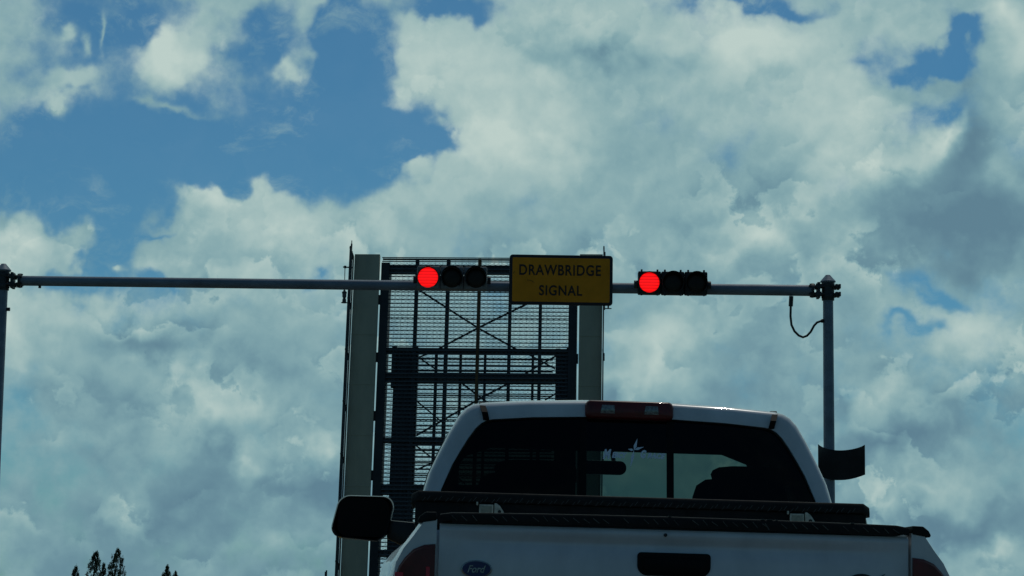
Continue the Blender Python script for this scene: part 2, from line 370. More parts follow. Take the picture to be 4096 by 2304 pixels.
def text_mesh(name, txt, size, m_, parent, loc, width=None, extrude=.002, shear=0, offset=0, spacing=1.0, rot=(R(90),0,0), height=None, mirror=False):
    c = bpy.data.curves.new(name, 'FONT'); c.body = txt; c.size = size; c.extrude = extrude; c.shear = shear; c.offset = offset
    c.space_character = spacing; c.align_x = 'CENTER'; c.align_y = 'CENTER'
    t = bpy.data.objects.new('tmp', c); COL.objects.link(t)
    bpy.context.view_layer.update()
    me = bpy.data.meshes.new_from_object(t.evaluated_get(bpy.context.evaluated_depsgraph_get()))
    bpy.data.objects.remove(t); me.materials.clear(); me.materials.append(m_); me.name = name
    xs = [v.co.x for v in me.vertices]; ys = [v.co.y for v in me.vertices]
    cx, cy = (min(xs)+max(xs))/2, (min(ys)+max(ys))/2
    kx = width/(max(xs)-min(xs)) if width else 1; ky = height/(max(ys)-min(ys)) if height else kx
    for v in me.vertices: v.co.x = (v.co.x-cx)*kx; v.co.y = (v.co.y-cy)*ky
    o = bpy.data.objects.new(name, me); COL.objects.link(o); o.parent = parent; o.location = loc; o.rotation_euler = rot
    return o

# ------------------------------------------------------------------ ground, canal, road
RX = -1.40                                  # centre line of the road
g = MB(); xs = (-4000, 4000); prof = [(-600,0),(88.2,0),(88.3,-2.2),(150,-2.2),(156,0),(6000,0)]
g.add([(x,y,z) for (y,z) in prof for x in xs], [(2*i,2*i+1,2*i+3,2*i+2) for i in range(len(prof)-1)])
tag(g.build('ground', M['grass']), kind='structure')
tag(MB().add([(-4000,88.25,-1.2),(4000,88.25,-1.2),(4000,154,-1.2),(-4000,154,-1.2)], [(0,1,2,3)]).build('water', M['water']), kind='structure')
def sheet(x0,x1,y0,y1,z): return MB().add([(x0,y0,z),(x1,y0,z),(x1,y1,z),(x0,y1,z)], [(0,1,2,3)])
tag(sheet(RX-3.95,RX+3.95,-60,87.6,.004).build('road', M['asphalt']), kind='structure')
mk = MB()
for dx in (-.11,.11): mk.box((RX+dx-.05,-60,.006),(RX+dx+.05,28,.009))
tag(mk.build('centre_line', M['yellow_mark']), kind='structure')
mk = MB()
for dx in (-3.6,3.6): mk.box((RX+dx-.05,-60,.006),(RX+dx+.05,87,.009))
mk.box((RX+.2,29.4,.0065),(RX+3.5,29.9,.0095))
tag(mk.build('edge_line', M['white_mark']), kind='structure')
for sx in (-1,1):
    k = MB().box((RX+sx*4.05-.10,-60,-.05),(RX+sx*4.05+.10,87.6,.14)); tag(k.build('kerb', M['concrete'], bevel=.02), kind='structure')
    k = MB().box((RX+sx*5.0-.84,-60,-.05),(RX+sx*5.0+.84,87.6,.13)); tag(k.build('pavement', M['concrete']), kind='structure')
pier = MB().box((RX-6.2,87.7,-2.3),(RX+6.2,90.6,-.35)); pier.box((RX-6.4,87.65,-.35),(RX+6.4,90.7,-.12))
tag(pier.build('bridge_pier', M['concrete'], bevel=.04), 'low concrete pier under the hinge of the raised bridge leaf', 'pier')

# ------------------------------------------------------------------ signal gantry
GY = 34.0
pl = P(12, 1122, GY); pr = P(3312, 1163, GY)
gan = empty('signal_gantry', (pl.x, GY, 0))
tag(gan, 'grey steel gantry of two posts and a long crossbar spanning the road', 'signal gantry')
X0 = 0.0; X1 = pr.x-pl.x; ZA0, ZA1 = pl.z, pr.z
for k, (xx, top) in enumerate(((X0, P(12,1058,GY).z),(X1, P(3312,1103,GY).z))):
    r_ = .080
    MB().tube([(xx,0,0),(xx,0,top-.12)], [r_*1.15, r_*.98], 20).build('post', M['steel'], gan, smooth=True)
    MB().tube([(xx,0,top-.13),(xx,0,top-.10),(xx,0,top-.10),(xx,0,top-.085),(xx,0,top-.02),(xx,0,top+.01),(xx,0,top+.015)], [.082,.105,.118,.118,.06,.035,.002], 20).build('post_cap', M['steel'], gan, smooth=True)
    MB().box((xx-.2,-.2,0),(xx+.2,.2,.03)).tube([(xx,0,.03),(xx,0,.12)],[.14,.10],16).build('base_plate', M['steel'], gan, bevel=.005)
    za = ZA0 if k == 0 else ZA1; sg = 1 if k == 0 else -1
    c = MB()
    for dz in (-.085, .085):
        c.tube([(xx,0,za+dz-.028),(xx,0,za+dz+.028)], .102, 18)
        c.tube([(xx-sg*.16,-.07,za+dz*.7),(xx+sg*.30,-.07,za+dz*.7)], .019, 8)
        c.tube([(xx-sg*.16,.07,za+dz*.7),(xx+sg*.30,.07,za+dz*.7)], .019, 8)
        for ex in (-.165,-.12,.13,.175): c.box((xx+sg*ex-.018,-.105,za+dz*.7-.033),(xx+sg*ex+.018,-.035,za+dz*.7+.033)); c.box((xx+sg*ex-.018,.035,za+dz*.7-.033),(xx+sg*ex+.018,.105,za+dz*.7+.033))
    c.tube([(xx,0,za-.15),(xx,0,za+.15)], .095, 18)
    for ex in (.15,): c.box((xx+sg*ex-.02,-.10,za-.12),(xx+sg*ex+.02,.10,za+.12))
    c.build('pole_clamp', M['steel_dark'], gan, bevel=.003)
def armz(x): return ZA0 + (ZA1-ZA0)*(x-X0)/(X1-X0)
xa, xb = X0+.26, X1-.24
for (x_, s_) in ((xa,1),(xb,-1)):
    gl_ = MB()
    gl_.tube([(x_-.018,0,armz(x_)),(x_+.018,0,armz(x_))], .112, 20)
    for k in range(6): a=pi/6+k*pi/3; gl_.tube([(x_-.04,.095*cos(a),armz(x_)+.095*sin(a)),(x_+.04,.095*cos(a),armz(x_)+.095*sin(a))], .013, 6)
    gl_.build('flange', M['steel_dark'], gan, smooth=True)
MB().tube([(xa,0,armz(xa)),(xa+(xb-xa)*.55,0,armz(xa+(xb-xa)*.55)),(xb,0,armz(xb))], [.077,.078,.086], 24).build('crossbar', M['steel'], gan, smooth=True)
# coupling nub, hand-hole bosses and cable loop
def gx(px): return P(px,1150,GY).x - pl.x
x_ = gx(159); MB().tube([(x_,0,armz(x_)-.11),(x_,0,armz(x_)-.07)], .022, 8).build('drain_plug', M['steel_dark'], gan)
zz = P(25,1237,GY).z; MB().tube([(X0+.07,0,zz),(X0+.125,0,zz)], .028, 8).build('hand_hole_boss', M['steel_dark'], gan)
cp = [(3165,1185),(3163,1225),(3162,1265),(3166,1300),(3178,1325),(3195,1342),(3212,1349),(3228,1343),(3243,1327),(3256,1303),(3268,1290),(3285,1284),(3296,1283)]
pts = []
for i,(a,b) in enumerate(cp):
    q = P(a,b,GY-.02); pts.append((q.x-pl.x, q.y-GY, q.z))
MB().tube(pts, .018, 10).tube(pts[:2], .034, 10).tube(pts[-2:], .030, 10).build('cable_loop', M['trim'], gan, smooth=True)

# ------------------------------------------------------------------ traffic signals on the crossbar
def signal(cx_px, lens_px, cell_px, wpx, hpx, cy_px, housing, label, lugs, yoff):
    c = P(cx_px, cy_px, GY-.26); t = empty('traffic_signal', (c.x, c.y, c.z), (0, ROLL*0, 0)); tag(t, label, 'traffic signal', 'traffic signals hung on the gantry')
    k = (GY-.26)/FPX; W_ = wpx*k; H_ = hpx*k; cw = W_/3
    for i in range(3):
        x0 = -W_/2 + i*cw
        hm = MB().box((x0+.003,-.02,-H_/2),(x0+cw-.003,.14,H_/2))
        hm.build('housing', housing, t, bevel=.018)
        dm = MB()
        dm.box((x0+.02,-.028,-H_/2+.014),(x0+cw-.02,-.012,H_/2-.014)); dm.build('door_frame', housing, t, bevel=.006)
    zoff = 0
    for i in range(3):
        xc = (lens_px + i*cell_px - cx_px)*k; r_ = .155
        # domed lens
        rings = []
        for j in range(5):
            a = j/4*pi/2; rr = r_*cos(a)*.98 if j<4 else .001
            rings.append([(xc+rr*cos(2*pi*q/40), -.03-.022*sin(a), zoff+rr*sin(2*pi*q/40)) for q in range(40)])
        MB().loft(rings).build('lit_lens' if i==0 else 'lens', M['led'] if i==0 else M['dead'], t, smooth=True)
        # visor hood: tunnel open underneath
        n = 30; vi=[]; vo=[]
        dep = .14 if i else .05
        for q in range(n+1):
            a = R(-50)+R(280)*q/n
            vi.append((a,)); 
        v = MB(); ro, ri = r_+.012, r_+.003
        for q in range(n+1):
            a = R(-50)+R(280)*q/n; d_ = dep*(.55+.45*max(0,sin(a)))
            ca, sa = cos(a), sin(a)
            v.v += [(xc+ro*ca,-.025,ro*sa),(xc+ro*ca,-.025-d_,ro*sa),(xc+ri*ca,-.025-d_,ri*sa),(xc+ri*ca,-.025,ri*sa)]
        for q in range(n):
            for e_ in range(4):
                v.f.append((q*4+e_, q*4+(e_+1)%4, (q+1)*4+(e_+1)%4, (q+1)*4+e_)); v.mi.append(0)
        v.build('visor', M['sigblack'], t, smooth=True)
    b = MB()
    for i in range(3):
        for dx in (.16*cw, .84*cw):
            xx = -W_/2+i*cw+dx
            for sg in ((1,-1) if lugs else ()):
                b.box((xx-.014,-.02,sg*H_/2-.02),(xx+.014,.02,sg*H_/2+.028))
    for sg in (-1,1): b.tube([(sg*(W_/2),.06,-.02),(sg*(W_/2+.055),.06,-.02)], .062, 12)
    b.box((-.05,.14,-.12),(.05,.19,.12)); b.box((-W_*.36,.13,-.05),(W_*.36,.168,.05))
    b.build('mounting_bracket', M['steel_dark'], t, bevel=.004)
    return t
signal(1808, 1711, 97, 284, 94, 1112, M['sighouse'], 'grey traffic signal lit red in front of the raised bridge, left of the yellow sign', False, 0)
s2 = signal(2691, 2596, 95, 282, 93, 1132, M['sigblack'], 'black traffic signal lit red with small lugs along its edges, right of the yellow sign', True, 0)

# ------------------------------------------------------------------ DRAWBRIDGE SIGNAL sign
c = P(2244, 1120, GY-.22); k = (GY-.22)/FPX
sg_ = empty('warning_sign', tuple(c), (0, 0.002, 0)); tag(sg_, 'yellow sign reading DRAWBRIDGE SIGNAL with black border on the crossbar', 'road sign')
def rrect(w, h, r, n=6):
    o = []
    for (cx, cz, a0) in ((w/2-r,h/2-r,0),(-w/2+r,h/2-r,90),(-w/2+r,-h/2+r,180),(w/2-r,-h/2+r,270)):
        for i in range(n+1):
            a = R(a0+90*i/n); o.append((cx+r*cos(a), cz+r*sin(a)))
    return o
SW, SH = 418*k, 204*k
MB().prism(rrect(SW,SH,.05), 0, .03).build('sign_border', M['sign_k'], sg_, bevel=.004)
MB().prism(rrect(SW-.092,SH-.092,.02), -.004, .002).build('sign_face', M['sign_y'], sg_)
text_mesh('lettering', 'DRAWBRIDGE', .2, M['letter'], sg_, ((2240-2244)*k+.0, -.006, (1120-1080)*k), width=330*k, height=44*k, offset=.0035, spacing=1.12)
text_mesh('lettering', 'SIGNAL', .2, M['letter'], sg_, ((2243-2244)*k, -.006, (1120-1163)*k), width=174*k, height=42*k, offset=.0035, spacing=1.12)
b = MB()
for xx in (-.5,.5): b.box((xx-.03,.03,-SH/2+.05),(xx+.03,.06,SH/2-.05)); b.box((xx-.05,.06,-.11),(xx+.05,.30,.11))
xx = (2436-2244)*k; b.box((xx-.012,.005,-SH/2-.035),(xx+.012,.025,-SH/2+.02)); b.box((xx-.05,0,-SH/2-.048),(xx+.05,.03,-SH/2-.035))
b.split('sign_bracket', M['steel_dark'], sg_, bevel=.004)
# scuffs on the sign face
sc = MB()
for (a,b_,a2,b2) in ((2108,1118,2112,1128),(2112,1122,2128,1126),(2126,1126,2136,1132),(2047,1096,2053,1094),(2052,1094,2058,1087)):
    sc.bar(((a-2244)*k,-.0065,(1120-b_)*k),((a2-2244)*k,-.0065,(1120-b2)*k), .003, .010, (0,1,0))
sc.split('scuff_mark', M['sign_k'], sg_)

# ------------------------------------------------------------------ curved black panel on the right post
c = P(3357, 1850, GY-.10); k = GY/FPX
pn = empty('curved_panel', tuple(c)); tag(pn, 'bent black sheet panel strapped to the right gantry post beside the truck cab', 'panel')
def bent(u, s_): # bowed sheet, edges come forward
    return -.16*(abs(u)**2)
n = 16; rings = []
wP, hP = 186*k, 104*k
front = []
for i in range(n+1):
    u = -1+2*i/n; x_ = u*wP/2; y_ = -.02-.22*u*u
    ztop = hP/2 - .015 + .060*u*u + .015*abs(u)**8; zbot = -hP/2 - .05 + .055*u*u + .02*u*(u<0) - .02*(1-u*u)
    front.append(((x_,y_,ztop),(x_,y_,zbot),(x_,y_+.006,zbot),(x_,y_+.006,ztop)))
MB().loft([list(f) for f in front], caps=(True,True)).build('sheet', M['backplate'], pn)
st = MB(); px_ = (3314-3357)*k
for dz in (-.12,.12): st = MB().box((px_-.11,-.02,dz-.02),(px_+.11,.012,dz+.02)); st.tube([(px_,.10,dz-.02),(px_,.10,dz+.02)], .094, 16); st.build('strap', M['steel_dark'], pn)

# ------------------------------------------------------------------ drawbridge leaf
BY = 88.6
TH = R(10); YAW = R(-2.9)
br = empty('drawbridge_leaf', (0, 0, 0))
O_ = P(1905, 2330, BY); O_.z = 0.0
ra = Vector((cos(YAW), sin(YAW), 0)); fwd = Vector((-sin(YAW), cos(YAW), 0))
upv = fwd*sin(TH) + Vector((0,0,1))*cos(TH); nn = -(fwd*cos(TH)) + Vector((0,0,1))*sin(TH)
mm = Matrix.Identity(4)
for i in range(3): mm[i][0] = ra[i]; mm[i][1] = nn[i]; mm[i][2] = upv[i]; mm[i][3] = O_[i]
br.matrix_world = mm
tag(br, 'raised drawbridge leaf with see through steel grating deck and pale side walks', 'drawbridge')
def Q(px, py, k=0.0):   # where the line of sight meets the plane k metres in front of the deck -> (across, along)
    d = ray(px, py); o = O_ + nn*k; t_ = (o-CP).dot(nn)/d.dot(nn); h = CP + d*t_ - O_
    return h.dot(ra), h.dot(upv)
TOP = Q(1900, 1030)[1]
sL = lambda px, py=1300, k=0.0: Q(px, py, k)[0]
# centre of leaf measured mid-height
SLo, SLi = sL(1407,1200), sL(1517,1200)     # left walk outer / inner
SRi, SRo = sL(2311,1300), sL(2412,1300)
TW = Q(1460,1020)[1]
def lbox(s0,s1,k0,k1,t0,t1,mb=None): return (mb or MB()).box((s0,k0,t0),(s1,k1,t1))
for (a, b_, tw) in ((SLo, SLi, TW),(SRi, SRo, TW+.05)):
    lbox(a+.055, b_-.035, -.10, .12, .2, tw).build('walk_panel', M['walk'], br, bevel=.015)
    # thin ribs across the walk at each panel joint
    rb = MB()
    t_ = 1.4
    while t_ < tw-.4: lbox(a+.055, b_-.035, .12, .132, t_, t_+.03, rb); t_ += 2.1
    rb.split('panel_joint', M['walk'], br)
edge_w = .34
for (a, b_) in ((SLi+.035, SLi+.035+edge_w),(SRi-.035-edge_w, SRi-.035)):
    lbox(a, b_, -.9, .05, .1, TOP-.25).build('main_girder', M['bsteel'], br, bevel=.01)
    tie = MB(); t_ = 1.0
    inner = a < 0
    while t_ < TOP-.8:
        x0 = a-.07 if inner else b_
        lbox(x0, x0+.07, -.08, .0, t_, t_+.40, tie); t_ += 2.1+.35
    tie.split('bracket_tie', M['bsteel'], br)
GL, GR = SLi+.05, SRi-.05
# grating deck
gb = MB(); PT = .165
rg_ = random.Random(5)
def hstrip(x0, x1, k, t0, t1): gb.add([(x0,k,t0),(x1,k,t0),(x1,k,t1),(x0,k,t1)], [(0,1,2,3)])
t_ = .4
while t_ < TOP-.03:
    lbox(GL, GR, -.045, -.012, t_, t_+.036, gb)
    if t_ < TOP-.2:
        x_ = GL+.05; zz_ = 0
        while x_ < GR-.12:                       # bent reticuline strip riveted to the bar
            a_, b_ = (.070 if zz_ else .036), (.036 if zz_ else .070)
            gb.add([(x_,-.02,t_+a_),(x_+.11,-.02,t_+b_),(x_+.11,-.02,t_+b_+.016),(x_,-.02,t_+a_+.016)], [(0,1,2,3)])
            x_ += .11; zz_ ^= 1
        x_ = GL+.05+rg_.random()*.1
        while x_ < GR-.15:                       # short cross bars between
            w_ = rg_.uniform(.05,.10); hstrip(x_, x_+w_, -.03, t_+.108, t_+.122); x_ += w_+rg_.uniform(.05,.12)
    t_ += PT
x_ = GL+.05
while x_ < GR: lbox(x_, x_+.006, -.03, -.016, .4, TOP-.03, gb); x_ += .27
gb.build('deck_grating', M['grate'], br)
# rows where the grating panels join
jt = MB()
for py in (1272,): t_ = Q(1900,py)[1]; lbox(GL,GR,-.03,-.008,t_-.012,t_+.012,jt)
jt.build('grating_joint', M['grate'], br)
# stringers (verticals) behind the deck
for (px, w) in ((1660,.145),(1786,.15),(2038,.13),(2160,.13)):
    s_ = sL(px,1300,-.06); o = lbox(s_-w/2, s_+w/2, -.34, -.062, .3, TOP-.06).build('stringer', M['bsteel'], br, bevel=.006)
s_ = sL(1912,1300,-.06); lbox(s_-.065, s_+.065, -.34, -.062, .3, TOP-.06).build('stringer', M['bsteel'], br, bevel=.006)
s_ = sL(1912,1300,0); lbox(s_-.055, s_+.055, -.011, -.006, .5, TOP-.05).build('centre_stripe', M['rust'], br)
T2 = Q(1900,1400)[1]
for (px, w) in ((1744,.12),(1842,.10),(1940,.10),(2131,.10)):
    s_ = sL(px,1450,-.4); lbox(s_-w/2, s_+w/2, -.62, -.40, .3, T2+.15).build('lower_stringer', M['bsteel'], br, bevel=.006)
# floor beams: (top px, bottom px, depth)
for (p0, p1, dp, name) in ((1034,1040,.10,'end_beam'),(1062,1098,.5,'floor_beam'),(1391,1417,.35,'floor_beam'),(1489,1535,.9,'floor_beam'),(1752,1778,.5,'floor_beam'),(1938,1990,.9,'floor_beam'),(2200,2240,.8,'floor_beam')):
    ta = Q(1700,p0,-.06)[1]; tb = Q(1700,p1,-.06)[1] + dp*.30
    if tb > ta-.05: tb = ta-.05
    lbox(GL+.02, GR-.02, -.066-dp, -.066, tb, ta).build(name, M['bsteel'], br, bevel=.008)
# dark plated zones at both sides of the lower deck (machinery girders seen through the deck)
tt = Q(1600,1380)[1]; tR = Q(2260,1388)[1]
a0 = sL(1557,1700); a1 = sL(1664,1700,-.4); b0 = sL(2222,1500,-.4); b1 = sL(2272,1500)
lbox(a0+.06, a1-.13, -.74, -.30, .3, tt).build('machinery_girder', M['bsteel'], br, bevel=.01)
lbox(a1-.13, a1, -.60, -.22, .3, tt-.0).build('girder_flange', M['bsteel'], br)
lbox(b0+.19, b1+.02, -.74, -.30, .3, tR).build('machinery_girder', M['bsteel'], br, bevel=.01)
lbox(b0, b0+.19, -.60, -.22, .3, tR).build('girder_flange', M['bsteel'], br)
pl1 = MB(); lbox(a0-.02, a0+.17, -.30,-.1, Q(1550,1545)[1], tt+.0, pl1); lbox(b1-.07, b1+.05, -.3,-.1, Q(2240,1510)[1], tR, pl1)
pl1.split('cover_plate', M['bsteel'], br)
sm = MB(); s0 = Q(1550,1750)[1]
for k_ in range(9):
    t_ = .6+k_*1.0
    if t_ < tt-.3: lbox(a0+.22, a1-.2, -.296,-.286, t_, t_+.018, sm)
sm.split('plate_seam', M['grate'], br)
wg = MB(); t_ = .6
while t_ < T2-.1:
    lbox(GL+1.45, GR-.95, -.52, -.47, t_, t_+.045, wg); t_ += .255
wg.build('maintenance_grid', M['bsteel'], br)
# crossed wind bracing
def brace(p, q, w=.062, k_=-.72):
    a = Q(*p, k_); b = Q(*q, k_); MB().bar((a[0],k_,a[1]),(b[0],k_,b[1]), w, .08, (0,1,0)).build('cross_brace', M['bsteel'], br)
brace((1676,1160),(1912,1312)); brace((1912,1312),(2070,1400)); brace((2160,1190),(1912,1312)); brace((1912,1312),(1755,1395))
brace((1668,1432),(1726,1410),.05); brace((1668,1425),(1740,1475),.05); brace((2100,1410),(2220,1475),.05); brace((2230,1420),(2100,1495),.05)
brace((1850,1535),(1925,1592)); brace((1925,1592),(2080,1700)); brace((2040,1530),(1925,1592)); brace((1925,1592),(1665,1742))
brace((1664,1602),(1770,1690),.05); brace((2250,1560),(2180,1600),.05)
brace((1664,1782),(1745,1845),.05); brace((1745,1845),(1664,1880),.05); brace((1745,1845),(1860,1935),.05); brace((1745,1845),(1830,1790),.05)
# railings at the outer edge of both walks, seen nearly edge on
for (xe, sgn, tw) in ((SLo, -1, TW),(SRo, 1, TW+.05)):
    rl = empty('railing'); rl.parent = br
    for kk in (.40,.75,1.08): MB().tube([(xe+sgn*.02,kk,.4),(xe+sgn*.02,kk,tw+.02)], .024, 8).build('rail', M['navbody'], rl, smooth=True)
    toe = lbox(xe-sgn*.0-.012, xe+.012, -.10, .22, .3, tw-.05).build('toe_plate', M['grate'], rl)
    t_ = tw-.06
    while t_ > .5:
        MB().box((xe+sgn*.02-.028,-.1,t_-.03),(xe+sgn*.02+.028,1.12,t_+.03)).box((xe+sgn*.05-.03,-.05,t_-.13),(xe+sgn*.05+.03,.3,t_+.10)).build('railing_post', M['bsteel'], rl)
        t_ -= 2.15
# tip rod on the left corner
tp = MB(); tq = TW; tp.tube([(SLo-.03,.6,tq-.5),(SLo-.03,.6,tq+.28)], .035, 8); tp.tube([(SLo-.03,.6,tq+.28),(SLo-.03,.6,tq+.42)], .018, 8); tp.build('tip_rod', M['bsteel'], br, smooth=True)
# inner kerb rails catching the light
# ------------------------------------------------------------------ navigation light hanging at the leaf tip
c = P(1380, 1068, BY+1.2); nv = empty('navigation_light', tuple(c)); tag(nv, 'small hanging lantern on a rod beside the left top corner of the bridge', 'lantern')
kk = (BY+1.2)/FPX
nb = MB().tube([((1372-1380)*kk,0,0),((1412-1380)*kk,0,-.02)], .028, 8); nb.box((-.035,-.05,-.05),(.05,.05,.05)); nb.box(((1396-1380)*kk,-.06,-.10),((1408-1380)*kk,.06,.06)); nb.build('bracket', M['navbody'], nv)
MB().tube([(0,0,0),(0,0,-(1166-1068)*kk)], .016, 8).build('hanger_rod', M['navbody'], nv)
def lz(py): return -(py-1068)*kk
MB().tube([(0,0,lz(1162)),(0,0,lz(1168)),(0,0,lz(1169)),(0,0,lz(1176))],[.04,.06,.10,.10],14).tube([(0,0,lz(1190)),(0,0,lz(1194)),(0,0,lz(1198))],[.075,.06,.05],14).tube([(0,0,lz(1198)),(0,0,lz(1212)),(0,0,lz(1212)),(0,0,lz(1215))],[.075,.085,.125,.125],14).split('lantern_body', M['navbody'], nv, smooth=True)
MB().tube([(0,0,lz(1176)),(0,0,lz(1190))],[.088,.088],14).build('lantern_lens', M['lantern_glass'], nv, smooth=True)

# ------------------------------------------------------------------ pickup truck
TY = 8.0
tc_ = P(2697, 2100, TY)
TILT = 0.015
tk = empty('pickup_truck', (tc_.x-.018, TY, 0)); 
tk.rotation_euler = (0, TILT, R(2.0))
tag(tk, 'white pickup truck seen from behind with black toolbox across its bed', 'pickup truck')
# tailgate top height: find z so that its centre projects right
# tailgate: curved profile lofted across x
def tg_profile():
    return [(.030,1.404),(.008,1.402),(.0,1.392),(.0,1.378),(.006,1.366),(.014,1.353),(.017,1.344),(.012,1.330),(.004,1.316),(.0,1.29),(-.001,1.24),(.0,1.10),(.002,.98),(.006,.90),(.008,.86),(.030,.85)]
HW = .832
rings = []
for i in range(41):
    x = -HW + 2*HW*i/40; fade = min(1, (HW-abs(x))/.40); fade = fade*fade*(3-2*fade)
    rg = []
    for (y,z) in tg_profile():
        yy = y + .004*(x/HW)**2
        if 1.31 < z < 1.37: yy = (.001)*(1-fade) + y*fade + .004*(x/HW)**2
        rg.append((x, yy, z))
    rg.append((x,.075,.85)); rg.append((x,.075,1.404)); rings.append(rg)
tg = MB().loft(rings, caps=(True,True)).build('tailgate', M['paint'], tk, smooth=True, angle=40)
# handle recess with inner black bucket
def handle_outline(w, h, rt_, rb_):
    o = []
    for (cx,cz,a0,r_) in ((w/2-rt_,h/2-rt_,0,rt_),(-w/2+rt_,h/2-rt_,90,rt_),(-w/2+rb_,-h/2+rb_,180,rb_),(w/2-rb_,-h/2+rb_,270,rb_)):
        for i in range(7):
            a = R(a0+15*i); o.append((cx+r_*cos(a), cz+r_*sin(a)))
    return o
ho = handle_outline(.260,.082,.014,.036)
hcz = 1.281; hxc = -.002
hb = MB().prism([(x+hxc, z+hcz) for x,z in ho], -.007, .012); hb.build('handle_bezel', M['mirror_dark'], tg, bevel=.003)
hb = MB().prism([(x*.86+hxc, z*.66+hcz-.004) for x,z in ho], -.012, -.004); hb.build('handle', M['mirror_dark'], tg, bevel=.004)
MB().tube([(-.034,-.004,1.384),(-.034,.006,1.384)], .0065, 14).build('screw_head', M['trim'], tg)
# oval badge
def ell(cx, cz, rx, rz, n=40): return [(cx+rx*cos(2*pi*i/n), cz+rz*sin(2*pi*i/n)) for i in range(n)]
bx_, bz_ = -.698, 1.246
bd = empty('badge'); bd.parent = tg
MB().prism(ell(bx_,bz_,.055,.031), -.006, .004).build('badge_rim', M['badge_silver'], bd, bevel=.002)
MB().prism(ell(bx_,bz_,.050,.027), -.0085, -.004).build('badge_field', M['blue_enamel'], bd)
text_mesh('badge_script', 'Ford', .03, M['badge_silver'], bd, (bx_, -.0095, bz_), width=.064, height=.026, shear=.35, offset=.0004, extrude=.0006)
# round black sticker ring at the lower right
rg = MB(); n = 36; cx_, cz_ = .665, 1.190
o1 = ell(cx_,cz_,.078,.078,n); o2 = ell(cx_,cz_,.068,.068,n)
rg.v = [(x,-.0025,z) for x,z in o1]+[(x,-.0025,z) for x,z in o2]; rg.f = [(i,(i+1)%n,n+(i+1)%n,n+i) for i in range(n)]; rg.mi = [0]*n
rg.bar((cx_+.055,-.0028,cz_+.062),(cx_+.082,-.0028,cz_+.078), .002,.008,(0,1,0))
rg.build('ring_sticker', M['trim'], tg)
# tailgate cap of tread plate
cap = empty('tailgate_cap'); cap.parent = tk
def crown(x): return .008*(1-(x/HW)**2)
cpf = [(-.002,1.403),(-.013,1.406),(-.014,1.412),(-.014,1.432),(-.008,1.440),(.02,1.442),(.09,1.442),(.09,1.404)]
rings = []
for i in range(41):
    x = -HW+2*HW*i/40; e_ = .012 if i in (0,40) else 0
    rings.append([(x, y+e_*.3, (z+crown(x)*(1 if z>1.42 else .8)) + (e_ if z<1.41 else -e_*.5)) for y,z in cpf])
MB().loft(rings, caps=(True,True)).build('cap_plate', M['tread'], cap, smooth=True, angle=40)
tb_ = MB(); x = -HW+.05; j = 0
while x < HW-.04:
    dx = .010 + random.uniform(-.002,.002); z0 = 1.411+random.uniform(0,.004)+crown(x)*.9
    if random.random() < .93: tb_.bar((x-dx,-.0148,z0+random.uniform(.014,.020)),(x+dx,-.0148,z0), .0026, .0022, (0,1,0))
    x += .0355+random.uniform(-.002,.002); j += 1
tb_.build('tread_pattern', M['worn'], cap)
ch = MB()
for (x, w) in ((.31,.012),(.335,.02),(.36,.008),(-.02,.01),(.63,.012)): ch.box((x-w/2,-.0105,1.440+crown(x)),(x+w/2,.02,1.4435+crown(x)))
ch.bar((.318,-.0155,1.434),(.332,-.0155,1.412),.004,.004,(0,1,0)); ch.split('scratched_edge', M['worn'], cap)
